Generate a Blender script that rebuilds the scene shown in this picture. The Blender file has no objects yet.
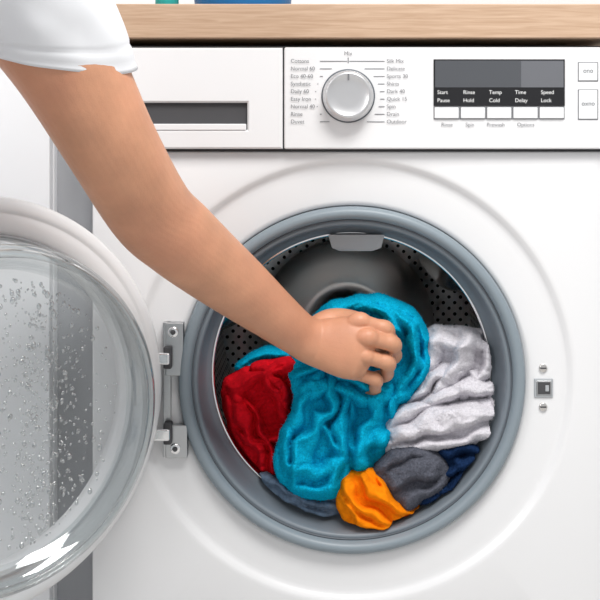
import bpy, math, random, time
import numpy as np
from mathutils import Vector, noise, Matrix
from mathutils.geometry import delaunay_2d_cdt
random.seed(4)
PX=877.0
CAM=Vector((-0.0251,-1.3,0.7269))
CX,CZ=0.0,0.4646
q=1/PX
def W(px,py,y):
    k=(1.3+y)/1.3
    return Vector((CAM.x+(px-330)/PX*k, y, CAM.z-(py-150)/PX*k))
sc=bpy.context.scene
def cat(P,n,closed=True):
    out=[];m=len(P)
    for i in range(n):
        t=i/n*m if closed else i/(n-1)*(m-1)
        k=min(int(t),m-1 if closed else m-2); f=t-k
        g=(lambda j:P[j%m]) if closed else (lambda j:P[max(0,min(m-1,j))])
        a,b_,c,d=g(k-1),g(k),g(k+1),g(k+2)
        out.append([0.5*((2*b_[e])+(-a[e]+c[e])*f+(2*a[e]-5*b_[e]+4*c[e]-d[e])*f*f+(-a[e]+3*b_[e]-3*c[e]+d[e])*f**3) for e in range(len(b_))])
    return out
def rlimit(y):
    L=[(-.02,161),(.0,157),(.01,152),(.03,148),(.042,143.5),(.05,141),(.058,143),(.068,150),(.08,156),(.1,158),(.5,158)]
    if y<=-.02: return 161*q
    for (a,r0),(b_,r1) in zip(L,L[1:]):
        if y<=b_: return (r0+(r1-r0)*(y-a)/(b_-a))*q
    return 158*q
def clampr(p,mg=.002):
    R=rlimit(p.y)-mg; dx,dz=p.x-CX,p.z-CZ; r_=math.hypot(dx,dz)
    if r_>R: p.x=CX+dx/r_*R; p.z=CZ+dz/r_*R
    return p
# ================================================================ textile pieces: cloth surface with drawn folds
RES=[]
def piece(grp,outline,yb,dome,folds,seed=0,sp=1.7,tilt=(0,0),flat=.5,wob=2.5,bil=(.0035,22,.0016,8),ang=0,fh=1.45,skirt=.01,warp=9):
    """folds: (polyline, width_left, width_right, height mm) ; steep narrow side = overhanging fold edge"""
    per=cat(outline,400); L=sum(math.dist(per[i],per[(i+1)%400]) for i in range(400))
    nb=int(L/sp); B=cat(outline,nb)
    cx=sum(p[0] for p in B)/nb; cy=sum(p[1] for p in B)/nb
    B2=[]
    for p in B:
        w=noise.noise(Vector((p[0]/13,p[1]/13,seed*3.1)))*wob
        d=math.hypot(p[0]-cx,p[1]-cy)+1e-6
        B2.append((p[0]+(p[0]-cx)/d*w,p[1]+(p[1]-cy)/d*w))
    Bn=np.array(B2); x0,y0=Bn.min(0); x1,y1=Bn.max(0)
    G=[];r=0;y=y0
    while y<y1:
        x=x0+(sp/2 if r%2 else 0)
        while x<x1:
            G.append((x+random.uniform(-.15,.15),y+random.uniform(-.15,.15))); x+=sp
        y+=sp*.866;r+=1
    G=np.array(G); ins=np.zeros(len(G),bool)
    for i in range(nb):
        ax,ay=Bn[i]; bx,by=Bn[(i+1)%nb]
        c=((ay>G[:,1])!=(by>G[:,1]))
        with np.errstate(divide='ignore',invalid='ignore'):
            xx=(bx-ax)*(G[:,1]-ay)/((by-ay) if by!=ay else 1e-9)+ax
        ins^=(c&(G[:,0]<xx))
    G=G[ins]; dd=np.full(len(G),1e9)
    for b_ in Bn: dd=np.minimum(dd,np.hypot(G[:,0]-b_[0],G[:,1]-b_[1]))
    k=dd>sp*.7; G=G[k]; dd=dd[k]
    pts=[Vector(b_) for b_ in B2]+[Vector(g) for g in G]; dist=[0.0]*nb+list(dd)
    res=delaunay_2d_cdt(pts,[(i,(i+1)%nb) for i in range(nb)],[],1,1e-5)
    vc,fa,ov=res[0],res[2],res[3]
    D=max(dist)*flat
    P2=np.array([[v.x,v.y] for v in vc]); n=len(P2)
    wq=np.array([[noise.noise(Vector((p[0]/22,p[1]/22,seed)))*warp,noise.noise(Vector((p[0]/22,p[1]/22,seed+9)))*warp] for p in P2])
    Q=P2+wq
    acc=np.zeros(n)
    for (pl,wl,wr,h) in folds:
        C=np.array(cat(pl,24,False)); best=np.full(n,1e9); sd=np.zeros(n); tt=np.zeros(n)
        for i in range(len(C)-1):
            a=C[i]; e=C[i+1]-a; L2=(e@e)+1e-9
            t=np.clip(((Q-a)@e)/L2,0,1); v=Q-a-t[:,None]*e; d=np.hypot(v[:,0],v[:,1])
            m=d<best; best=np.where(m,d,best); cr=e[0]*v[:,1]-e[1]*v[:,0]
            sd=np.where(m,np.sign(cr),sd); tt=np.where(m,(i+t)/(len(C)-1),tt)
        w=np.where(sd<0,wl,wr); tp=np.clip(np.sin(np.pi*np.clip(tt,.02,.98))*1.6,0,1)**.5
        wv=w*(.6+.4*tp)
        val=h*.001*fh*tp*np.clip(1-(best/wv)**2,0,1)**.62
        acc=np.maximum(acc,val)+.22*np.minimum(acc,val)
    V=[]; ca,sa=math.cos(math.radians(ang)),math.sin(math.radians(ang))
    for i,v in enumerate(vc):
        d=dist[ov[i][0]] if ov[i] else 0
        e=min(1,d/D); env=math.sqrt(max(0,1-(1-e)**2)); fe=min(1,d/7)
        wx,wy=wq[i]*.8
        X=((v.x+wx)*ca+(v.y+wy)*sa); Y=(-(v.x+wx)*sa+(v.y+wy)*ca)*.6
        f=acc[i]+bil[0]*(abs(noise.noise(Vector((X/bil[1],Y/bil[1],seed*1.7))))*2.2-.4)+bil[2]*(abs(noise.noise(Vector((X/bil[3],Y/bil[3],seed*2.3))))*2.2-.4)
        h=dome*env+f*fe**.7+tilt[0]*(v.x-cx)+tilt[1]*(v.y-cy)
        V.append(clampr(W(v.x,v.y,yb-h),.003))
    RES.append((grp,V,[tuple(f) for f in fa],skirt))
t0=time.time()
piece('mixed_laundry_heap',[(245,390),(275,360),(340,345),(430,340),(475,355),(485,420),(460,475),(400,498),(310,495),(255,450)],.17,.035,[],3,sp=4,bil=(.010,40,.005,15))
piece('red_shirt',[(221,386),(236,370),(262,358),(292,356),(318,372),(324,400),(316,432),(298,462),(280,486),(262,482),(240,457),(226,425)],.078,.022,
 [([(232,384),(248,425),(266,468)],9,6,13),([(262,366),(282,410),(290,460)],10,5,18),([(228,392),(258,374),(300,362)],7,9,16),([(292,366),(306,398),(306,440)],8,6,18),([(240,420),(262,440),(284,440)],6,5,14)],11,tilt=(.00010,-.0001),bil=(.006,16,.003,7),ang=60,fh=1.3)
piece('red_shirt',[(224,398),(240,392),(254,404),(266,424),(276,446),(283,470),(278,486),(262,482),(244,460),(230,428)],.062,.010,
 [([(232,402),(246,430),(262,468)],7,4,15),([(244,398),(262,428),(276,470)],7,4,18),([(236,430),(252,444),(270,446)],5,4,12)],13,bil=(.005,12,.0025,6),ang=60,fh=1.3,flat=.35)
piece('red_shirt',[(250,366),(272,358),(296,358),(314,372),(318,396),(304,416),(288,420),(272,404),(258,386)],.056,.010,
 [([(262,366),(280,388),(292,414)],6,4,14),([(280,362),(300,382),(306,410)],7,4,18),([(256,372),(280,368),(306,372)],5,6,11)],15,bil=(.005,12,.0025,6),ang=40,fh=1.3,flat=.35)
piece('slate_blue_shirt',[(258,474),(290,480),(320,484),(345,490),(352,512),(325,524),(298,517),(274,503)],.042,.012,
 [([(266,480),(300,500),(340,508)],6,4,9),([(285,482),(315,490),(345,498)],5,4,8),([(278,496),(305,511),(330,516)],5,4,8)],21,bil=(.002,12,.001,6),fh=1)
piece('light_grey_towel',[(410,345),(420,330),(440,325),(464,326),(488,331),(503,350),(511,378),(512,408),(500,430),(474,440),(450,440),(420,430),(396,415),(403,370)],.074,.022,
 [([(440,328),(428,362),(410,398)],10,7,14),([(464,330),(456,362),(430,398)],14,6,22),([(492,338),(482,372),(456,402)],13,6,19),([(428,334),(458,340),(498,344)],7,9,13)],31,bil=(.006,22,.002,9),ang=110,fh=1.35)
piece('light_grey_towel',[(408,392),(424,372),(446,362),(470,366),(492,374),(509,386),(508,408),(480,414),(450,416),(420,418),(400,412)],.054,.010,
 [([(412,400),(434,378),(466,372)],9,6,16),([(424,412),(455,392),(500,392)],11,6,18),([(466,366),(480,384),(500,396)],6,5,12)],35,bil=(.005,20,.002,9),ang=80,fh=1.25,flat=.35)
piece('light_grey_towel',[(382,446),(384,424),(396,408),(420,400),(450,402),(480,398),(510,400),(507,428),(484,450),(444,454),(412,458),(390,457)],.040,.014,
 [([(388,444),(425,428),(462,420),(504,410)],14,7,18),([(390,420),(420,408),(455,404)],9,6,11),([(394,454),(440,446),(470,442),(500,426)],8,7,13)],33,bil=(.005,22,.002,9),ang=90,fh=1.25,flat=.4)
piece('navy_towel',[(425,455),(446,440),(486,442),(496,458),(482,484),(458,508),(425,516),(405,502),(415,480)],.045,.016,
 [([(434,452),(460,448),(492,456)],8,6,14),([(440,474),(464,466),(488,466)],8,5,13),([(414,504),(440,498),(470,480)],9,6,14),([(455,455),(462,475),(452,500)],6,5,11)],41,bil=(.004,14,.002,8),ang=70,fh=1.2)
piece('dark_grey_towel',[(370,478),(380,456),(402,444),(428,445),(446,458),(452,476),(444,492),(426,504),(408,516),(385,508)],.034,.022,
 [([(378,478),(396,456),(430,450)],8,7,8),([(388,496),(412,474),(446,468)],14,7,12),([(402,510),(424,497),(446,484)],8,7,11)],51,bil=(.003,18,.0015,8),ang=60,fh=1.2)
piece('orange_shirt',[(336,486),(350,471),(372,468),(388,482),(396,498),(412,510),(427,517),(408,530),(378,536),(354,531),(338,513)],.024,.014,
 [([(344,480),(356,504),(388,526)],8,4,14),([(360,472),(374,494),(418,514)],9,4,17),([(342,500),(362,524),(392,533)],7,4,12),([(378,474),(386,492),(404,506)],6,4,14)],61,bil=(.003,11,.0014,6),ang=-45,fh=1.2)
piece('teal_towel',[(234,368),(248,354),(268,347),(290,349),(315,358),(330,375),(300,385),(270,374),(245,376)],.085,.018,
 [([(240,366),(264,354),(296,356)],7,6,10),([(256,374),(284,366),(310,372)],6,5,9)],71,bil=(.002,12,.001,6),fh=1.1)
piece('teal_towel',[(300,334),(322,306),(346,296),(380,293),(404,301),(423,319),(433,345),(431,372),(418,396),(402,414),(370,422),(335,414),(303,400),(288,378),(290,352)],.062,.026,
 [([(318,318),(345,302),(384,300),(412,318)],8,11,17),([(402,304),(428,330),(432,362),(412,398)],6,11,20),([(386,306),(412,330),(414,362),(398,396)],5,8,29),([(300,350),(316,326),(336,312)],8,9,18),([(345,400),(380,404),(412,392)],9,6,20),([(364,304),(388,316),(400,338)],5,6,24),([(420,320),(408,340),(422,372)],5,5,24)],73,bil=(.005,18,.002,8),ang=40,fh=1.3,warp=7)
piece('teal_towel',[(340,386),(360,374),(388,380),(400,398),(396,420),(390,446),(378,468),(354,477),(340,470),(336,430)],.040,.014,
 [([(352,384),(350,420),(346,470)],8,6,10),([(374,382),(376,412),(360,446),(358,470)],11,6,21),([(394,388),(396,420),(384,456)],8,6,14),([(345,452),(366,446),(388,430)],6,5,17)],75,bil=(.006,20,.002,8),ang=10,fh=1.25,warp=12)
piece('teal_towel',[(296,384),(316,364),(344,366),(356,384),(352,412),(350,440),(352,468),(342,494),(313,501),(286,490),(273,463),(279,436),(290,410)],.026,.013,
 [([(314,376),(296,408),(284,438),(284,470)],12,7,16),([(330,374),(326,410),(302,446),(300,488)],11,6,24),([(350,380),(344,418),(340,452),(330,490)],8,7,17),([(284,462),(308,470),(346,456)],5,9,17),([(322,430),(338,442),(350,430)],6,5,15),([(292,484),(312,492),(338,486)],5,6,11)],77,bil=(.006,22,.002,8),ang=20,fh=1.2,flat=.35,warp=13)
piece('teal_towel',[(288,376),(298,358),(318,350),(344,362),(372,378),(394,384),(392,402),(366,408),(338,404),(318,408),(300,402)],.022,.009,
 [([(294,378),(318,366),(350,378),(388,392)],9,5,17),([(302,396),(330,386),(362,398),(388,400)],8,5,16)],79,bil=(.005,16,.002,8),ang=-20,fh=1.2,flat=.5)
print('pieces',time.time()-t0)
try:
    sc.view_settings.view_transform='Standard'; sc.view_settings.look='None'
except Exception: pass

# ---------------------------------------------------------------- materials
def mat(name,col,rough=0.5,metal=0.0,bump=None,var=0.0,varscale=8,sss=0,coat=0,spec=None,sheen=0):
    m=bpy.data.materials.new(name); m.use_nodes=True
    nt=m.node_tree; b=nt.nodes['Principled BSDF']
    b.inputs['Base Color'].default_value=(*col,1); b.inputs['Roughness'].default_value=rough
    b.inputs['Metallic'].default_value=metal
    if coat: b.inputs['Coat Weight'].default_value=coat
    if sheen:
        b.inputs['Sheen Weight'].default_value=sheen; b.inputs['Sheen Roughness'].default_value=0.6
    if spec is not None: b.inputs['Specular IOR Level'].default_value=spec
    if sss:
        b.inputs['Subsurface Weight'].default_value=sss; b.inputs['Subsurface Radius'].default_value=(0.012,0.005,0.003)
        b.inputs['Subsurface Scale'].default_value=0.6
    tc=nt.nodes.new('ShaderNodeTexCoord')
    if var:
        n=nt.nodes.new('ShaderNodeTexNoise'); n.inputs['Scale'].default_value=varscale; n.inputs['Detail'].default_value=5
        nt.links.new(tc.outputs['Object'],n.inputs['Vector'])
        r=nt.nodes.new('ShaderNodeValToRGB')
        r.color_ramp.elements[0].position=0.3; r.color_ramp.elements[1].position=0.7
        r.color_ramp.elements[0].color=(*[c*(1-var) for c in col],1)
        r.color_ramp.elements[1].color=(*[min(1,c*(1+var)) for c in col],1)
        nt.links.new(n.outputs['Fac'],r.inputs['Fac']); nt.links.new(r.outputs['Color'],b.inputs['Base Color'])
    if bump:
        last=None
        for (s,st,d) in bump:
            n=nt.nodes.new('ShaderNodeTexNoise'); n.inputs['Scale'].default_value=s; n.inputs['Detail'].default_value=3
            nt.links.new(tc.outputs['Object'],n.inputs['Vector'])
            bp=nt.nodes.new('ShaderNodeBump'); bp.inputs['Strength'].default_value=st; bp.inputs['Distance'].default_value=d
            nt.links.new(n.outputs['Fac'],bp.inputs['Height'])
            if last: nt.links.new(last.outputs['Normal'],bp.inputs['Normal'])
            last=bp
        nt.links.new(last.outputs['Normal'],b.inputs['Normal'])
    return m
white=mat('white_enamel',(0.79,0.79,0.80),0.25,coat=0.3)
whitepl=mat('white_plastic',(0.79,0.79,0.80),0.32)
seam=mat('dark_seam',(0.06,0.06,0.065),0.7)
slot=mat('handle_slot_grey',(0.30,0.31,0.33),0.5)
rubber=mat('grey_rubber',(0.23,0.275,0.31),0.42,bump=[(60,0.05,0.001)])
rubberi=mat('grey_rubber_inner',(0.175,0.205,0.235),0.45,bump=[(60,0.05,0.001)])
rubber2=mat('grey_rubber_dark',(0.10,0.115,0.135),0.45)
rubber3=mat('light_grey_tab',(0.40,0.42,0.44),0.5)
steel=mat('brushed_steel',(0.72,0.70,0.68),0.27,1.0)
steelb=mat('drum_back_steel',(0.80,0.77,0.74),0.30,1.0)
nt=steelb.node_tree; b=nt.nodes['Principled BSDF']; b.inputs['Anisotropic'].default_value=0.85
tg=nt.nodes.new('ShaderNodeTangent'); tg.direction_type='RADIAL'; tg.axis='Y'; nt.links.new(tg.outputs[0],b.inputs['Tangent'])
steeld=mat('hinge_steel',(0.50,0.51,0.52),0.28,1.0)
chrome=mat('chrome',(0.85,0.85,0.86),0.12,1.0)
knobm=mat('satin_knob',(0.72,0.72,0.73),0.3,0.85)
disp=mat('display_black',(0.012,0.012,0.014),0.12)
disp2=mat('display_reflection_band',(0.08,0.085,0.095),0.15)
ink=mat('grey_ink',(0.16,0.165,0.18),0.6)
inkw=mat('white_ink',(0.8,0.8,0.8),0.6)
btn=mat('button_white',(0.76,0.77,0.78),0.35)
skin=mat('skin',(0.62,0.305,0.18),0.46,bump=[(650,0.35,0.0006),(90,0.15,0.002)],var=0.10,varscale=28,sss=0.10)
nt=skin.node_tree; b=nt.nodes['Principled BSDF']; src=b.inputs['Base Color'].links[0].from_socket
tc=nt.nodes.new('ShaderNodeTexCoord'); n2=nt.nodes.new('ShaderNodeTexNoise'); n2.inputs['Scale'].default_value=9; n2.inputs['Detail'].default_value=3
r2=nt.nodes.new('ShaderNodeMapRange'); r2.inputs['From Min'].default_value=.45; r2.inputs['From Max'].default_value=.75; r2.inputs['To Max'].default_value=.35
mx=nt.nodes.new('ShaderNodeMixRGB'); mx.inputs['Color2'].default_value=(0.60,0.22,0.14,1)
nt.links.new(tc.outputs['Object'],n2.inputs['Vector']); nt.links.new(n2.outputs['Fac'],r2.inputs['Value']); nt.links.new(r2.outputs[0],mx.inputs['Fac'])
nt.links.new(src,mx.inputs['Color1']); nt.links.new(mx.outputs[0],b.inputs['Base Color'])
shirt=mat('white_cotton',(0.82,0.83,0.86),0.9,bump=[(1500,0.2,0.0004)])
def terry(n,c,var=0.25): return mat(n,c,1.0,bump=[(900,0.4,0.001)],var=var,varscale=520,spec=0.0)
m_teal=terry('teal_terry',(0.004,0.37,0.58)); m_grey=terry('light_grey_terry',(0.64,0.62,0.66),.13)
m_red=mat('red_cotton',(0.60,0.006,0.014),0.9,bump=[(900,0.35,0.001)],var=0.15,varscale=200,spec=0.05)
m_dgrey=terry('dark_grey_terry',(0.10,0.105,0.13)); m_navy=terry('navy_terry',(0.012,0.03,0.085))
m_orange=mat('orange_cotton',(0.95,0.24,0.004),0.9,bump=[(900,0.35,0.001)],var=0.1,varscale=200,spec=0.05)
m_slate=mat('slate_blue_cotton',(0.12,0.17,0.24),0.95,bump=[(900,0.4,0.001)],var=0.3,varscale=150,spec=.05)
wallm=mat('wall_paint',(0.74,0.75,0.76),0.7,bump=[(90,0.05,0.001)],var=0.02)
cabm=mat('cabinet_white',(0.73,0.74,0.76),0.4)
gapshadem=mat('gap_shade_grey',(0.34,0.35,0.37),0.6)
bottlem=mat('teal_bottle_plastic',(0.02,0.42,0.42),0.3); tubm=mat('blue_tub_plastic',(0.01,0.22,0.62),0.35)
hairm=mat('brown_hair',(0.06,0.03,0.015),0.5); jeans=mat('denim',(0.05,0.09,0.18),0.8,var=0.2,varscale=200)
wood=bpy.data.materials.new('oak_laminate'); wood.use_nodes=True
nt=wood.node_tree; b=nt.nodes['Principled BSDF']; b.inputs['Roughness'].default_value=0.5
tc=nt.nodes.new('ShaderNodeTexCoord'); mp=nt.nodes.new('ShaderNodeMapping'); mp.inputs['Scale'].default_value=(6,80,120)
n=nt.nodes.new('ShaderNodeTexNoise'); n.inputs['Scale'].default_value=3; n.inputs['Detail'].default_value=8; n.inputs['Distortion'].default_value=0.6
r=nt.nodes.new('ShaderNodeValToRGB'); r.color_ramp.elements[0].position=0.25;r.color_ramp.elements[1].position=0.75
r.color_ramp.elements[0].color=(0.42,0.27,0.17,1); r.color_ramp.elements[1].color=(0.58,0.41,0.29,1)
nt.links.new(tc.outputs['Object'],mp.inputs['Vector']);nt.links.new(mp.outputs['Vector'],n.inputs['Vector'])
nt.links.new(n.outputs['Fac'],r.inputs['Fac']);nt.links.new(r.outputs['Color'],b.inputs['Base Color'])
floorm=bpy.data.materials.new('floor_tiles'); floorm.use_nodes=True
nt=floorm.node_tree; b=nt.nodes['Principled BSDF']; b.inputs['Roughness'].default_value=0.35
tc=nt.nodes.new('ShaderNodeTexCoord'); br=nt.nodes.new('ShaderNodeTexBrick'); br.inputs['Scale'].default_value=2.5
br.offset=0; br.inputs['Brick Width'].default_value=1; br.inputs['Row Height'].default_value=1; br.inputs['Mortar Size'].default_value=0.01
br.inputs['Color1'].default_value=(0.55,0.54,0.52,1);br.inputs['Color2'].default_value=(0.50,0.49,0.475,1);br.inputs['Mortar'].default_value=(0.3,0.3,0.3,1)
nt.links.new(tc.outputs['Object'],br.inputs['Vector']);nt.links.new(br.outputs['Color'],b.inputs['Base Color'])
drumm=bpy.data.materials.new('perforated_steel'); drumm.use_nodes=True
nt=drumm.node_tree; b=nt.nodes['Principled BSDF']; b.inputs['Metallic'].default_value=1; b.inputs['Roughness'].default_value=0.38
uv=nt.nodes.new('ShaderNodeUVMap'); fr=nt.nodes.new('ShaderNodeVectorMath'); fr.operation='FRACTION'
su=nt.nodes.new('ShaderNodeVectorMath'); su.operation='SUBTRACT'; su.inputs[1].default_value=(0.5,0.5,0)
ln=nt.nodes.new('ShaderNodeVectorMath'); ln.operation='LENGTH'
rp=nt.nodes.new('ShaderNodeValToRGB'); rp.color_ramp.elements[0].position=0.18; rp.color_ramp.elements[1].position=0.24
rp.color_ramp.elements[0].color=(0.01,0.01,0.01,1); rp.color_ramp.elements[1].color=(0.92,0.90,0.88,1)
nt.links.new(uv.outputs[0],fr.inputs[0]);nt.links.new(fr.outputs[0],su.inputs[0]);nt.links.new(su.outputs[0],ln.inputs[0])
nt.links.new(ln.outputs['Value'],rp.inputs['Fac']);nt.links.new(rp.outputs['Color'],b.inputs['Base Color'])
def thinglass(name,tint,base,edge):
    g=bpy.data.materials.new(name); g.use_nodes=True; nt=g.node_tree; nt.nodes.clear()
    o=nt.nodes.new('ShaderNodeOutputMaterial'); t=nt.nodes.new('ShaderNodeBsdfTransparent'); t.inputs[0].default_value=(*tint,1)
    gl=nt.nodes.new('ShaderNodeBsdfGlossy'); gl.inputs['Roughness'].default_value=0.04
    lw=nt.nodes.new('ShaderNodeLayerWeight'); lw.inputs['Blend'].default_value=0.35
    mr=nt.nodes.new('ShaderNodeMapRange'); mr.inputs['To Min'].default_value=base; mr.inputs['To Max'].default_value=edge
    mx=nt.nodes.new('ShaderNodeMixShader')
    nt.links.new(lw.outputs['Facing'],mr.inputs['Value']);nt.links.new(mr.outputs[0],mx.inputs[0])
    nt.links.new(t.outputs[0],mx.inputs[1]);nt.links.new(gl.outputs[0],mx.inputs[2]);nt.links.new(mx.outputs[0],o.inputs[0])
    return g
glass=thinglass('door_glass',(0.92,0.94,0.945),0.06,0.7)
dropm=thinglass('water',(0.66,0.70,0.72),0.35,1.0)

# ---------------------------------------------------------------- helpers
def empty(name):
    e=bpy.data.objects.new(name,None); sc.collection.objects.link(e); e.empty_display_size=0.1; return e
def mo(name,V,F,m,parent=None,smooth=True):
    me=bpy.data.meshes.new(name); me.from_pydata([tuple(v) for v in V],[],F); me.update()
    if smooth: me.polygons.foreach_set('use_smooth',[True]*len(me.polygons))
    o=bpy.data.objects.new(name,me); sc.collection.objects.link(o)
    if m: me.materials.append(m)
    if parent: o.parent=parent
    return o
def box(name,x0,x1,y0,y1,z0,z1,m,parent=None,bev=0.0,seg=3):
    V=[(x,y,z) for x in(x0,x1) for y in(y0,y1) for z in(z0,z1)]
    F=[(0,1,3,2),(4,6,7,5),(0,4,5,1),(2,3,7,6),(0,2,6,4),(1,5,7,3)]
    o=mo(name,V,F,m,parent,False)
    if bev:
        b=o.modifiers.new('b','BEVEL'); b.width=bev; b.segments=seg
        for p in o.data.polygons: p.use_smooth=True
        b.harden_normals=True
    return o
def fx(px): return (px-352)/PX
def fz(py): return 0.85-(py-42)/PX
def pbox(name,px0,px1,py0,py1,y0,y1,m,parent=None,bev=0.0):
    return box(name,fx(px0),fx(px1),y0,y1,fz(py1),fz(py0),m,parent,bev)
def revolve(name,prof,m,parent=None,c=(CX,CZ),seg=192,closed=False,mtx=None,uv=None,uvmode=0):
    V=[];F=[];n=len(prof)
    for i in range(seg):
        a=2*math.pi*i/seg
        for (r,y) in prof:
            v=Vector((c[0]+r*math.cos(a),y,c[1]+r*math.sin(a)))
            V.append(mtx@v if mtx else v)
    for i in range(seg):
        j=(i+1)%seg
        for k in range(n if closed else n-1):
            l=(k+1)%n
            F.append((i*n+k,i*n+l,j*n+l,j*n+k))
    o=mo(name,V,F,m,parent)
    if uv:
        u=o.data.uv_layers.new(name='UVMap')
        for fi,f in enumerate(o.data.polygons):
            for li in f.loop_indices:
                vi=o.data.loops[li].vertex_index; k=vi%n; i=vi//n
                if i==0 and (fi//(n-1))==seg-1: i=seg
                if uvmode==0:
                    s=2*math.pi*0.185*i/seg; t=prof[k][1]
                else:
                    s=prof[k][0]*math.cos(2*math.pi*i/seg); t=prof[k][0]*math.sin(2*math.pi*i/seg)
                u.data[li].uv=((s+t)/uv,(s-t)/uv)
    return o
def disc(name,px,py,r,y0,y1,m,parent,bev=0.001):
    return revolve(name,[(0,y1),(r,y1),(r,y0+bev),(r-bev*.3,y0+bev*.3),(r-bev,y0),(0,y0)],m,parent,c=(fx(px),fz(py)),seg=64)
def text(body,px,py,size,m,parent,y=-0.0135,align='LEFT'):
    cu=bpy.data.curves.new('label','FONT'); cu.body=body; cu.size=size; cu.align_x=align; cu.align_y='CENTER'
    cu.materials.append(m); o=bpy.data.objects.new('label_'+body.lower().replace(' ','_'),cu); sc.collection.objects.link(o)
    o.location=(fx(px),y,fz(py)); o.rotation_euler=(math.pi/2,0,0); o.parent=parent
    return o

# ---------------------------------------------------------------- room
box('floor',-2,2,-2.6,0.7,-0.05,0,floorm)
box('wall_back',-2,2,0.62,0.70,0,2.5,wallm)
box('wall_left',-2.05,-2,-2.6,0.7,0,2.5,wallm)
box('wall_right',2,2.05,-2.6,0.7,0,2.5,wallm)
box('countertop',-1.2,1.2,-0.018,0.615,fz(39.5),fz(39.5)+0.0385,wood,None,0.0015)
cab=empty('kitchen_cabinet')
cx1=fx(50)
box('carcass',-1.15,cx1,0.02,0.6,0.08,fz(40)-0.001,cabm,cab,0.001)
box('plinth',-1.15,cx1,0.06,0.6,0.0,0.08,cabm,cab)
box('cabinet_door',-1.14,cx1-0.001,0.002,0.019,0.085,fz(46),cabm,cab,0.0015)
box('gap_shade_strip',cx1,fx(91),0.035,0.05,0.0,fz(41),gapshadem,cab,0.0005)  # grey strip added in the open gap; its colour stands in for shade
box('door_handle',-1.1,-0.95,-0.02,-0.012,0.70,0.71,steel,cab,0.002)
box('handle_post_1',-1.09,-1.08,-0.013,0.003,0.702,0.708,steel,cab)
box('handle_post_2',-0.97,-0.96,-0.013,0.003,0.702,0.708,steel,cab)

# ---------------------------------------------------------------- washing machine
wm=empty('washing_machine')
XL,XR=fx(92),fx(612); ZT=fz(46); ZS=fz(150.3)
box('side_panel_left',XL,XL+0.012,0.004,0.56,0.02,ZT,white,wm,0.002)
box('side_panel_right',XR-0.012,XR,0.004,0.56,0.02,ZT,white,wm,0.002)
box('top_panel',XL,XR,0.0,0.56,ZT-0.012,ZT,white,wm,0.002)
box('back_panel',XL,XR,0.55,0.56,0.02,ZT,white,wm)
box('base_panel',XL,XR,0.004,0.56,0.015,0.03,white,wm)
for i,(x,y) in enumerate([(XL+.04,.05),(XR-.04,.05),(XL+.04,.5),(XR-.04,.5)]):
    box('foot_%d'%(i+1),x-.02,x+.02,y-.02,y+.02,0,0.016,seam,wm,0.003)
pbox('inner_seam',93,611,142,156,0.0015,0.01,seam,wm)
zb,zt=0.10,ZS-0.001
angs=[2*math.pi*i/256 for i in range(256)]
for (x,z) in [(XL,zt),(XR,zt),(XL,zb),(XR,zb)]: angs.append(math.atan2(z-CZ,x-CX)%(2*math.pi))
angs=sorted(set(angs))
rings=[('R',0.003,0.004),('R',0.0008,0.0008),('R',-0.001,0.0),(0.2575,0.0),(0.2545,0.0),(0.2515,0.0009),(0.2475,0.0048),(0.2450,0.0062),(0.242,0.0068),(0.236,0.007),(0.205,0.007),(0.200,0.0078),(0.198,0.012),(0.198,0.03)]
V=[];F=[];n=len(rings)
for a in angs:
    c,s=math.cos(a),math.sin(a)
    t=min([ (XR-CX)/c if c>1e-6 else 9, (XL-CX)/c if c<-1e-6 else 9, (zt-CZ)/s if s>1e-6 else 9,(zb-CZ)/s if s<-1e-6 else 9])
    for g in rings:
        if g[0]=='R':
            rr=t if g[1]>0.001 else (t-0.0006 if g[1]>0 else t-0.0025); V.append((CX+rr*c,g[2],CZ+rr*s))
        else: V.append((CX+g[0]*c,g[1],CZ+g[0]*s))
N=len(angs)
for i in range(N):
    j=(i+1)%N
    for k in range(n-1): F.append((i*n+k,j*n+k,j*n+k+1,i*n+k+1))
mo('front_panel',V,F,white,wm)
box('kick_panel',XL,XR,0.001,0.012,0.022,0.0985,white,wm,0.002)
def recess_panel(name,o,i,yf,yb,dep,m,mi,parent):
    ox0,ox1,oz0,oz1=o; ix0,ix1,iz0,iz1=i
    e=0.002
    def R(x0,x1,z0,z1,y): return [(x0,y,z0),(x1,y,z0),(x1,y,z1),(x0,y,z1)]
    V=R(ox0,ox1,oz0,oz1,yb)+R(ox0,ox1,oz0,oz1,yf+e)+R(ox0+e*.4,ox1-e*.4,oz0+e*.4,oz1-e*.4,yf+e*.4)+R(ox0+e,ox1-e,oz0+e,oz1-e,yf)+R(ix0-e,ix1+e,iz0-e,iz1+e,yf)+R(ix0,ix1,iz0,iz1,yf+e)+R(ix0+.001,ix1-.001,iz0+.002,iz1-.001,yf+dep)
    F=[]
    for k in range(6):
        for a in range(4):
            b_=(a+1)%4; F.append((k*4+a,k*4+b_,k*4+4+b_,k*4+4+a))
    F.append((24,25,26,27))
    ob=mo(name,V,F,m,parent,False); ob.data.materials.append(mi)
    for p in ob.data.polygons:
        if p.index>=20: p.material_index=1
    return ob
recess_panel('detergent_drawer',(XL+.001,fx(283),fz(148.8),fz(48.5)),(fx(143),fx(248),fz(130),fz(103)),-0.012,0.004,0.020,whitepl,slot,wm)
pbox('drawer_grip',144,247,124,130.5,-0.0125,0.006,whitepl,wm,0.0012)
pbox('drawer_grip_painted_shade',145,246,103.5,106.5,0.0,0.006,seam,wm)  # dark strip painting the shade under the recess's top edge
pbox('control_panel',284.5,611.5,48,149,-0.012,0.004,whitepl,wm,0.0022)
pbox('panel_seam',92.5,611.5,46.5,149.5,-0.006,0.0035,seam,wm)
kc=(fx(348),fz(96.5))
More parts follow.
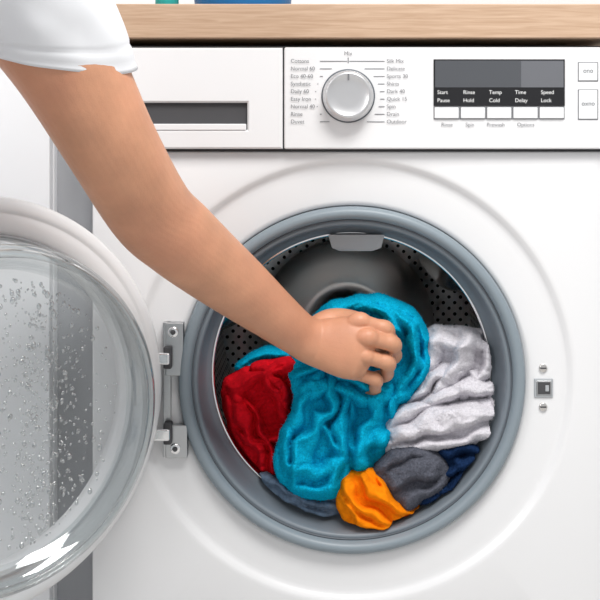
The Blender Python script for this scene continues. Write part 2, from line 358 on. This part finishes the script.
revolve('program_knob',[(0.0288,-0.012),(0.0288,-0.0150),(0.028,-0.0165),(0.0272,-0.017),(0.0268,-0.028),(0.0262,-0.0312),(0.0245,-0.0325),(0.0225,-0.0322),(0.0215,-0.0316),(0.012,-0.0310),(0,-0.0308)],knobm,wm,c=kc,seg=96)
revolve('knob_base_ring',[(0.0303,-0.0122),(0.0303,-0.0135),(0.029,-0.0142),(0.0275,-0.0142)],rubber2,wm,c=kc,seg=96)
box('knob_pointer',kc[0]-0.0008,kc[0]+0.0008,-0.0332,-0.0305,kc[1]+0.0165,kc[1]+0.0240,ink,wm)
labs=['Cottons','Normal 60','Eco 40-60','Synthetic','Daily 60','Easy Iron','Normal 40','Rinse','Duvet'] 
labs2=['Silk Mix','Delicate','Sports 30','Shirts','Dark 40','Quick 15','Spin','Drain','Outdoor']
rows=[62,69.5,77,84.5,92,99.5,107,114.5,122]
TS=0.0062
for i,yy in enumerate(rows):
    text(labs[i],291,yy,TS,ink,wm); text(labs2[i],386,yy,TS,ink,wm)
    d=abs(yy-96.5); e=math.sqrt(max(0,31**2-d*d)) 
    pbox('tick_left_%d'%i,min(320,346-e),348-e-1,yy-.3,yy+.3,-0.0126,-0.0115,ink,wm)
    pbox('tick_right_%d'%i,348+e+1,384,yy-.3,yy+.3,-0.0126,-0.0115,ink,wm)
text('Mix',348,54.5,TS,ink,wm,align='CENTER'); pbox('tick_top',347.6,348.4,58.5,64,-0.0126,-0.0115,ink,wm)
pbox('display',432.5,562.5,60,106.5,-0.0138,-0.011,disp,wm,0.0008)
pbox('display_reflection_band',434,561,61.5,88,-0.0142,-0.0135,disp2,wm)  # lighter grey stands in for a reflection across the black glass
pbox('display_reflection_block',519,561,62,88,-0.0144,-0.0141,mat('reflection_grey',(0.14,0.145,0.16),0.2),wm)  # brighter block painted into the same reflection band
for i in range(5):
    x0=436+i*25.6
    text(['Start','Rinse','Temp','Time','Speed'][i],x0,93,0.0062,inkw,wm,y=-0.0145)
    text(['Pause','Hold','Cold','Delay','Lock'][i],x0,101,0.0062,inkw,wm,y=-0.0145)
    pbox('button_frame_%d'%(i+1),432.6+i*26,458.2+i*26,107,119.5,-0.0128,-0.0115,ink,wm)
    pbox('button_%d'%(i+1),433.4+i*26,457.4+i*26,107.8,118.7,-0.0148,-0.0117,btn,wm,0.0008)
for x,t in [(440,'Rinse'),(464,'Spin'),(485,'Prewash'),(515,'Options')]: text(t,x,125,0.0060,ink,wm)
for (y0,y1,i) in [(63,82,1),(90,120,2)]:
    pbox('touch_frame_%d'%i,575.5,595.5,y0,y1,-0.0126,-0.0115,ink,wm)
    pbox('touch_key_%d'%i,576.3,594.7,y0+.8,y1-.8,-0.0135,-0.0117,btn,wm,0.0006)
    text('ono' if i==1 else 'oxno',585.5,(y0+y1)/2-1,0.0072,ink,wm,y=-0.0139,align='CENTER')
def pr(L): return [(r*q,y) for r,y in L]
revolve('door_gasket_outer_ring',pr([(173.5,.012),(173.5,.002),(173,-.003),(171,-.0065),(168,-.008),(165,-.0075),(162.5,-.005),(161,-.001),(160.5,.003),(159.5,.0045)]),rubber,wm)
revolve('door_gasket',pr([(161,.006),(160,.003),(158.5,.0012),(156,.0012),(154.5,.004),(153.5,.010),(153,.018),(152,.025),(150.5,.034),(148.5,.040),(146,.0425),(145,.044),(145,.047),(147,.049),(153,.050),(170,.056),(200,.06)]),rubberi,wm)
revolve('door_gasket_groove',pr([(160.6,.0055),(160.6,.001),(159,.001),(158.6,.0055)]),rubber2,wm)
revolve('drum_lip',pr([(146,.0485),(144,.0475),(142.6,.0485),(142.2,.050),(142.8,.052),(145,.054),(150,.060),(158,.072),(162,.080)]),chrome,wm)
DR=0.185; DB=.40
revolve('drum_wall',[(DR-.003,.076),(DR,.083)]+[(DR,.083+(DB-.083)*i/12) for i in range(1,13)],drumm,wm,uv=0.017)
revolve('drum_back_perforated_ring',[(DR,DB),(DR-.004,DB+.004),(.16,DB+.006),(.14,DB+.005),(.128,DB-.002)],drumm,wm,uv=0.017,uvmode=1)
ob=revolve('drum_back',[(.130,DB-.001),(.126,DB-.004),(.10,DB-.012),(.07,DB-.020),(.05,DB-.024),(.045,DB-.021),(.04,DB-.012),(.02,DB-.008),(.002,DB-.007)],steelb,wm,c=(0,0)); ob.location=(CX,0,CZ)
for li,ad in enumerate([38,158,278]):
    V=[];F=[];NU,NV=20,14
    for u in range(NU+1):
        yy=.085+.30*u/NU
        for v in range(NV+1):
            s=-1+2*v/NV
            hh=0.042*(1-s*s)**1.3*(1-(2*u/NU-1)**8)
            a=math.radians(ad)+s*0.24+0.12*(u/NU)
            rr=DR+.001-hh
            V.append((rr*math.cos(a),yy,CZ+rr*math.sin(a)))
    for u in range(NU):
        for v in range(NV):
            A=u*(NV+1)+v; F.append((A,A+1,A+NV+2,A+NV+1))
    mo('drum_lifter_%d'%(li+1),V,F,steel,wm)
t=[W(330,236,.036),W(383,236,.036),W(380,247,.040),W(372,250,.042),W(340,250,.042),W(333,247,.040)]
V=[tuple(p) for p in t]+[(p.x,p.y+.02,p.z+.004) for p in t]
F=[tuple(range(6)),tuple(range(11,5,-1))]+[(i,(i+1)%6,(i+1)%6+6,i+6) for i in range(6)]
o=mo('gasket_tab',V,F,rubber3,wm,False); bv=o.modifiers.new('b','BEVEL'); bv.width=.0015; bv.segments=3
pbox('latch_plate',535,554,379.5,398.5,0.0050,0.009,rubber3,wm,0.001)
pbox('latch_frame',537,552.5,381.5,396.5,0.0043,0.008,steeld,wm,0.0006)
pbox('latch_hole',538.5,551,383,395,0.0040,0.0075,seam,wm)
pbox('latch_tongue',546,549.5,386,392,0.0030,0.006,rubber3,wm,0.0004)
for i,py in enumerate((369,408)):
    disc('latch_screw_%d'%(i+1),544,py,0.0048,0.0045,0.009,steel,wm)
    pbox('screw_slot_%d'%(i+1),541,547,py-.7,py+.7,0.0040,0.006,seam,wm)
pbox('hinge_spine',163,171,322,457,-0.002,0.007,steeld,wm,0.001)
pbox('hinge_plate_top',166,184,322,375,-0.006,0.007,steeld,wm,0.0015)
pbox('hinge_plate_bottom',166,188,424,457,-0.006,0.007,steeld,wm,0.0015)
for i,(px,py) in enumerate([(174,331),(176,447)]):
    disc('hinge_screw_%d'%(i+1),px,py,0.0062,-0.009,0.0,chrome,wm,.0015)
    disc('hinge_screw_socket_%d'%(i+1),px,py,0.0030,-0.0094,0.0,seam,wm,.0002)
for i,py in enumerate((356,431)):
    pbox('hinge_arm_%d'%(i+1),150,172,py-6,py+6,-0.020,-0.006,chrome,wm,0.0025)
    pbox('hinge_knuckle_%d'%(i+1),165,173,py-11,py+11,-0.014,0.0,seam,wm,0.002)

# ---------------------------------------------------------------- open door
RD=0.217; phi=math.radians(38)
hinge=Vector((-0.212,-0.012,CZ)); u=Vector((-math.cos(phi),-math.sin(phi),0)); nn=Vector((math.sin(phi),-math.cos(phi),0))
dc=hinge+u*(RD+0.003)
M=Matrix(((u.x,nn.x,0,dc.x),(u.y,nn.y,0,dc.y),(0,0,1,dc.z),(0,0,0,1)))
def drev(name,prof,m,closed=False): return revolve(name,prof,m,wm,c=(0,0),mtx=M,closed=closed,seg=224)
drev('door_frame',[(.217,-.012),(.2168,-.004),(.215,.002),(.211,.0055),(.206,.0070),(.202,.0072),(.2005,.0060),(.1990,.0060),(.1975,.0072),(.190,.0080),(.182,.0078),(.178,.005),(.176,-.002),(.175,-.016),(.172,-.024),(.178,-.029),(.190,-.030),(.204,-.027),(.213,-.020)],whitepl,True)
drev('door_glass_bowl',[(.1775,.006),(.1755,.010),(.174,.014),(.1735,.020),(.1735,.036),(.1730,.056),(.1705,.067),(.166,.0715),(.161,.0715),(.156,.0685),(.150,.060),(.145,.054),(.138,.051),(.12,.048),(.08,.045),(.04,.044),(0,.0435)],glass)
drev('door_glass_inner_wall',[(.170,.006),(.170,.036),(.1685,.056),(.1645,.065),(.160,.065),(.157,.061),(.151,.054),(.1455,.050)],glass)
drev('door_glass_rim',[(.1585,.0725),(.161,.0740),(.164,.0740),(.1665,.0725),(.164,.0710),(.161,.0710)],glass,True)
drev('door_seal',[(.1785,.0045),(.1775,.0075),(.1760,.0085),(.1745,.0070)],rubber3)
V=[];F=[]
for i in range(13):
    a=math.radians(84+ (i/12)*26)
    for (r_,h) in [(.2095,.0055),(.2085,.0095),(.1995,.0105),(.1985,.0068)]:
        V.append(M@Vector((-r_*math.cos(a)*1.0,h,r_*math.sin(a))))
for i in range(12):
    for k in range(3): F.append((i*4+k,i*4+k+1,i*4+k+5,i*4+k+4))
F+= [(0,1,2,3),(48,49,50,51)]
mo('door_catch_plate',V,F,whitepl,wm)
V=[];F=[]
for d in range(1100):
    for _ in range(60):
        rr=0.137*math.sqrt(random.random()); a=random.random()*2*math.pi
        x,z=rr*math.cos(a),rr*math.sin(a)
        wgt=math.exp(-((x+0.055)/0.03)**2)*0.9+0.14
        if random.random()<wgt: break
    h0=.0438+ .0070*(rr/.137)**2.2; s=random.choice([.0006,.0008,.0010,.0012,.0015,.0022])*random.uniform(.8,1.3)
    base=len(V); el=random.uniform(1,1.5)
    for k in range(4):
        th=k/3*math.pi/2
        for i in range(8):
            b_=i/8*2*math.pi
            V.append(M@Vector((x+s*math.cos(th)*math.cos(b_),h0+s*.6*math.sin(th),z+el*s*math.cos(th)*math.sin(b_))))
    for k in range(3):
        for i in range(8):
            j=(i+1)%8; F.append((base+k*8+i,base+k*8+j,base+k*8+8+j,base+k*8+8+i))
mo('water_drops',V,F,dropm,wm)

# ---------------------------------------------------------------- laundry objects
tex=bpy.data.textures.new('terry_loops','CLOUDS'); tex.noise_scale=.0018; tex.noise_depth=1
mats={'mixed_laundry_heap':m_slate,'red_shirt':m_red,'slate_blue_shirt':m_slate,'light_grey_towel':m_grey,'navy_towel':m_navy,'dark_grey_towel':m_dgrey,'orange_shirt':m_orange,'teal_towel':m_teal}
for g,m in mats.items():
    V=[];F=[]
    for (gg,P,fa,sk) in RES:
        if gg!=g: continue
        b0=len(V); P=[clampr(p.copy()) for p in P]; V+=P; F+=[tuple(i+b0 for i in f) for f in fa]
        cnt={}
        for f in fa:
            for i in range(len(f)):
                e=(f[i],f[(i+1)%len(f)]); key=(min(e),max(e)); cnt.setdefault(key,[]).append(e)
        bdr=[v[0] for v in cnt.values() if len(v)==1]
        c=sum(P,Vector())/len(P); idx={}
        for (a,b_) in bdr:
            for i in (a,b_):
                if i not in idx:
                    p=P[i]; l=[]
                    for s_ in (1,2,3):
                        l.append(len(V)); V.append(clampr(Vector((p.x+(c.x-p.x)*.05*s_*s_*.6,p.y+sk*s_,p.z+(c.z-p.z)*.05*s_*s_*.6))))
                    idx[i]=l
        for (a,b_) in bdr:
            A=[a+b0]+idx[a]; B=[b_+b0]+idx[b_]
            for k in range(3): F.append((A[k],A[k+1],B[k+1],B[k]))
    o=mo(g,V,F,m)
    if g!='mixed_laundry_heap':
        s=o.modifiers.new('s','SUBSURF'); s.levels=1; s.render_levels=1
        if 'towel' in g:
            d=o.modifiers.new('d','DISPLACE'); d.texture=tex; d.strength=.0012; d.mid_level=.5; d.texture_coords='LOCAL'
            try:
                hm=o.modifiers.new('terry_pile','PARTICLE_SYSTEM'); st=o.particle_systems[0].settings
                st.type='HAIR'; st.count={'teal_towel':50000,'light_grey_towel':34000}.get(g,12000)
                st.hair_length=.0008; st.hair_step=2; st.render_step=2; st.display_step=2
                st.brownian_factor=.0004; st.root_radius=.35; st.tip_radius=.2; st.radius_scale=.001
                st.use_modifier_stack=True; st.use_advanced_hair=True
                st.child_type='NONE'; st.factor_random=.0006
            except Exception as e: print('hair',e)

# ---------------------------------------------------------------- person
person=empty('person')
def tube(pts,nref=Vector((0,-1,0.25)),seg=28,n=40,capr=0.8):
    P=cat([(p.x,p.y,p.z,a,b_) for p,a,b_ in pts],n,False)
    V=[];F=[]
    def ring(c,w,t,wd,th):
        for i in range(seg):
            a=2*math.pi*i/seg; V.append(c+w*math.cos(a)*wd+t*math.sin(a)*th)
    fr=[]
    for i in range(n):
        a=Vector(P[max(0,i-1)][:3]); b_=Vector(P[min(n-1,i+1)][:3]); d=(b_-a).normalized()
        t=(nref-d*nref.dot(d)).normalized(); w=d.cross(t); fr.append((Vector(P[i][:3]),d,w,t,P[i][3],P[i][4]))
    c,d,w,t,a,b_=fr[0]
    for k in range(5,0,-1):
        th=k/5.5*math.pi/2; ring(c-d*capr*min(a,b_)*math.sin(th),w,t,a*math.cos(th),b_*math.cos(th))
    for c,d,w,t,a,b_ in fr: ring(c,w,t,a,b_)
    for k in range(1,6):
        th=k/5.5*math.pi/2; ring(c+d*capr*min(a,b_)*math.sin(th),w,t,a*math.cos(th),b_*math.cos(th))
    R=n+10
    for i in range(R-1):
        for j in range(seg):
            l=(j+1)%seg; F.append((i*seg+j,i*seg+l,(i+1)*seg+l,(i+1)*seg+j))
    F.append(tuple(reversed(range(seg)))); F.append(tuple(range((R-1)*seg,R*seg)))
    return V,F
def fuse(name,parts,m,voxel,parent,it=4):
    V=[];F=[]
    for v,f in parts:
        b_=len(V); V+=v; F+=[tuple(i+b_ for i in g) for g in f]
    o=mo(name,V,F,m,parent)
    r_=o.modifiers.new('r','REMESH'); r_.mode='VOXEL'; r_.voxel_size=voxel; r_.use_smooth_shade=True
    s=o.modifiers.new('s','SMOOTH'); s.factor=.5; s.iterations=it
    return o
S=Vector((-.335,-.33,.92))
arm=[(S,.055,.055),(S.lerp(W(66,62,-.27),.5),.052,.050),(W(66,62,-.27),.0495,.047),(W(112,146,-.235),.0435,.042),(W(150,210,-.185),.0420,.038),(W(178,237,-.155),.0410,.037),(W(205,260,-.125),.0385,.036),(W(240,288,-.09),.0340,.032),(W(275,316,-.055),.0280,.026),(W(299,334,-.034),.0245,.0205),(W(316,342,-.026),.0250,.019)]
parts=[tube(arm,n=90,seg=40)]
hn=Vector((0.05,-1,0.15))
dx,dy=0,2
parts.append(tube([(W(297,334,-.032),.0235,.018),(W(313,342,-.026),.0255,.018),(W(330,345,-.028),.0305,.0185),(W(345,347,-.032),.0345,.0180),(W(356,348,-.034),.0350,.0165),(W(364,350,-.030),.0335,.013)],hn,n=34,seg=40,capr=.9))
fing=[
 [(358,319,-.034),(386,327,-.024),(391,340,.006),(376,347,.020)],
 [(366,335,-.042),(393,342,-.028),(394,355,.006),(378,360,.020)],
 [(362,353,-.040),(388,361,-.027),(386,373,.006),(372,376,.020)],
 [(352,369,-.032),(376,378,-.020),(374,389,.006),(361,389,.018)]]
rad=[(.0100,.0092,.0080,.0072),(.0104,.0095,.0083,.0074),(.0100,.0090,.0079,.0070),(.0090,.0080,.0070,.0062)]
for f,r_ in zip(fing,rad):
    P=[W(p[0]+dx,p[1]+dy,p[2]) for p in f]
    pts=[(W(323,344,-.022).lerp(P[0],.55),r_[0]*.8,r_[0]*.8),(P[0],r_[0],r_[0]),(P[0].lerp(P[1],.3),r_[1]*.98,r_[1]*.98),(P[0].lerp(P[1],.65),r_[1]*.93,r_[1]*.93),(P[1],r_[1]*1.04,r_[1]*1.04),(P[1].lerp(P[2],.5),r_[2]*.99,r_[2]*.99),(P[2],r_[2],r_[2]),(P[3],r_[3],r_[3])]
    parts.append(tube(pts,Vector((-.3,-.5,.8)),n=46,seg=20,capr=1))
    k0=W(319,340,-.036)
    parts.append(tube([(k0.lerp(P[0]+Vector((0,-.004,0)),.35),.003,.002),(k0.lerp(P[0]+Vector((0,-.0045,0)),.75),.0036,.003),(P[0]+Vector((0,-.003,0)),.0065,.006)],n=14,seg=14))
parts.append(tube([(W(312,331,-.014),.014,.013),(W(330,322,-.006),.0150,.0145),(W(350,320,.006),.0120,.0115),(W(369,326,.020),.0102,.0102),(W(382,336,.032),.009,.008)],n=30,seg=20))
fuse('arm_and_hand',parts,skin,.0010,person,4)
hemc=W(57,57,-.27); 
ax=(S-hemc).normalized()
tref=(Vector((0,-1,0.1))-ax*Vector((0,-1,0.1)).dot(ax)).normalized(); wv=ax.cross(tref)
V=[];F=[];NS,NL=120,60
for k in range(NL+1):
    t=k/NL; L=t*.19
    for i in range(NS):
        a=2*math.pi*i/NS
        R=.0530+.022*t+.010*t*t
        f=.0028*math.sin(3*a+2+t*2)*(.4+t)+.005*noise.noise(Vector((math.cos(a)*2.2,math.sin(a)*2.2,t*4)))*(.5+1.3*t)
        if k==2: f-=.0007
        if k==6: f-=.0012
        slant=-.047*math.cos(a)+.004*math.sin(a)
        V.append(hemc+ax*(L+slant*(1-t))+(wv*(math.cos(a)*(R+f)+.036*t*(1-.3*t))+tref*math.sin(a)*.95*(R+f)))
for k in range(NL):
    for i in range(NS):
        j=(i+1)%NS; F.append((k*NS+i,k*NS+j,(k+1)*NS+j,(k+1)*NS+i))
sl=mo('tshirt_sleeve',V,F,shirt,person); so=sl.modifiers.new('s','SOLIDIFY'); so.thickness=.0016; so.offset=-1
C=Vector((-.50,-.46,.90)); H=Vector((-.72,-.80,.55)); S2=Vector((-.66,-.60,.95))
fuse('tshirt_torso',[tube([(H,.16,.11),(H.lerp(C,.45),.145,.105),(C,.155,.115),(C+Vector((.05,.06,.05)),.10,.08)],Vector((.6,.2,.8)),n=40,seg=40),
  tube([(S+Vector((.005,.0,.0)),.078,.075),(Vector((-.42,-.40,.95)),.085,.08),(Vector((-.58,-.53,.97)),.085,.08),(S2,.07,.07)],n=40,seg=36),
  tube([(S2,.062,.062),(S2+Vector((-.03,.08,-.14)),.055,.055)],n=20)],shirt,.006,person,8)
nk=Vector((-.48,-.43,1.0)); hd=Vector((-.44,-.36,1.13))
fuse('head_and_neck',[tube([(nk,.055,.055),(nk.lerp(hd,.6),.052,.052),(hd,.05,.05)],n=20),
  tube([(hd+Vector((0,.02,-.07)),.035,.04),(hd+Vector((0,.012,-.03)),.060,.068),(hd+Vector((0,0,.03)),.072,.088),(hd+Vector((0,-.01,.08)),.062,.075)],Vector((.3,1,0)),n=30),
  tube([(hd+Vector((.026,.088,.03)),.008,.008),(hd+Vector((.032,.105,-.005)),.013,.011)],n=12,seg=12),
  tube([(hd+Vector((.005,.092,-.035)),.006,.006),(hd+Vector((.045,.08,-.035)),.006,.006)],n=12,seg=12),
  tube([(hd+Vector((.073,-.01,.02)),.006,.014),(hd+Vector((.078,-.018,-.005)),.005,.010)],n=12,seg=12),
  tube([(hd+Vector((-.073,.01,.02)),.006,.014),(hd+Vector((-.078,.0,-.005)),.005,.010)],n=12,seg=12)],skin,.003,person,4)
for i,ex in enumerate((-.012,.050)):
    revolve('eye_%d'%(i+1),[(0,.07),(.009,.072),(.011,.078),(.008,.084),(0,.0865)],ink,person,c=(hd.x+ex,hd.z+.018),seg=20,mtx=Matrix.Translation((0,hd.y,0)))
fuse('hair',[tube([(hd+Vector((-.01,.03,.10)),.062,.05),(hd+Vector((-.02,-.045,.07)),.082,.065),(hd+Vector((-.02,-.07,0)),.075,.045),(hd+Vector((-.03,-.10,-.08)),.04,.03)],Vector((0,-.6,.8)),n=30)],hairm,.004,person,6)
fuse('other_arm',[tube([(S2+Vector((-.02,.05,-.09)),.046,.046),(S2+Vector((-.05,.13,-.24)),.04,.04),(S2+Vector((-.02,.25,-.38)),.026,.022),(S2+Vector((0,.30,-.43)),.033,.016),(S2+Vector((0,.34,-.47)),.030,.013)],n=50)]+
  [tube([(S2+Vector((ex,.33,-.465)),.009,.009),(S2+Vector((ex,.365,-.50)),.0085,.0085),(S2+Vector((ex,.375,-.53)),.0075,.0075)],n=14,seg=14) for ex in(-.026,-.009,.009,.026)]+
  [tube([(S2+Vector((.022,.29,-.43)),.011,.011),(S2+Vector((.052,.31,-.455)),.009,.009)],n=12,seg=14)],skin,.0025,person,3)
legs=[]
for sx in(-1,1):
    hp=H+Vector((.08*sx,-.06*sx*-.5,-.03)); kn=Vector((-.78+.16*sx,-.45,.46)); an=kn+Vector((-.01,-.24,-.37))
    legs.append(tube([(hp,.085,.085),(hp.lerp(kn,.5),.078,.078),(kn,.06,.06),(kn.lerp(an,.4),.055,.055),(an,.04,.04)],n=50))
fuse('jeans',legs,jeans,.006,person,6)
for i,sx in enumerate((-1,1)):
    a=Vector((-.79+.16*sx,-.69,.05))
    fuse('shoe_%d'%(i+1),[tube([(a+Vector((0,-.05,-.012)),.034,.034),(a+Vector((0,.06,-.014)),.042,.032),(a+Vector((0,.16,-.022)),.038,.022)],Vector((0,0,1)),n=20)],whitepl,.004,person,3)

# ---------------------------------------------------------------- things on the counter
zc=fz(39.5)+0.0385
revolve('detergent_bottle',[(0,0.0005),(.011,.0005),(.0135,.003),(.0135,.13),(.011,.15),(.006,.16),(.006,.165),(.009,.166),(.009,.19),(.0075,.193),(0,.193)],bottlem,None,c=(0,0),seg=48,mtx=Matrix.Translation((W(167,0,.02).x,.02,zc))@Matrix.Rotation(math.pi/2,4,'X')@Matrix.Scale(-1,4,(0,0,1)))
tub=[(0,.0005),(.052,.0005),(.057,.004),(.068,.115),(.073,.118),(.073,.123),(.066,.123),(.055,.008),(0,.006)]
revolve('blue_plastic_tub',tub,tubm,None,c=(0,0),seg=64,mtx=Matrix.Translation((W(243,0,.065).x,.065,zc))@Matrix.Rotation(math.pi/2,4,'X')@Matrix.Scale(-1,4,(0,0,1)))

# ---------------------------------------------------------------- light
w=bpy.data.worlds.new('World'); sc.world=w; w.use_nodes=True
w.node_tree.nodes['Background'].inputs[0].default_value=(0.97,0.98,1,1); w.node_tree.nodes['Background'].inputs[1].default_value=0.60
def area(name,loc,tgt,size,power,col=(1,1,1)):
    l=bpy.data.lights.new(name,'AREA'); l.shape='RECTANGLE'; l.size=size[0]; l.size_y=size[1]; l.energy=power; l.color=col
    o=bpy.data.objects.new(name,l); sc.collection.objects.link(o); o.location=loc
    o.rotation_euler=(Vector(tgt)-Vector(loc)).to_track_quat('-Z','Y').to_euler()
area('added_key_light',(0.35,-1.15,2.3),(0,0,.5),(0.9,0.7),42,(1,.985,.96))  # added unseen key lamp, set to rake across the folds
area('added_side_light',(-1.5,-1.7,1.6),(0,0,.5),(0.8,1.1),22,(1,.995,.99))  # added unseen lamp from the left, sends light into the drum
cd=bpy.data.cameras.new('cam'); cam=bpy.data.objects.new('camera',cd); sc.collection.objects.link(cam)
cam.location=CAM; cam.rotation_euler=(math.pi/2,0,0); cd.sensor_width=36; cd.lens=36*PX*1.3/600
cd.shift_x=-0.05; cd.shift_y=-0.25; cd.clip_start=0.02
sc.camera=cam
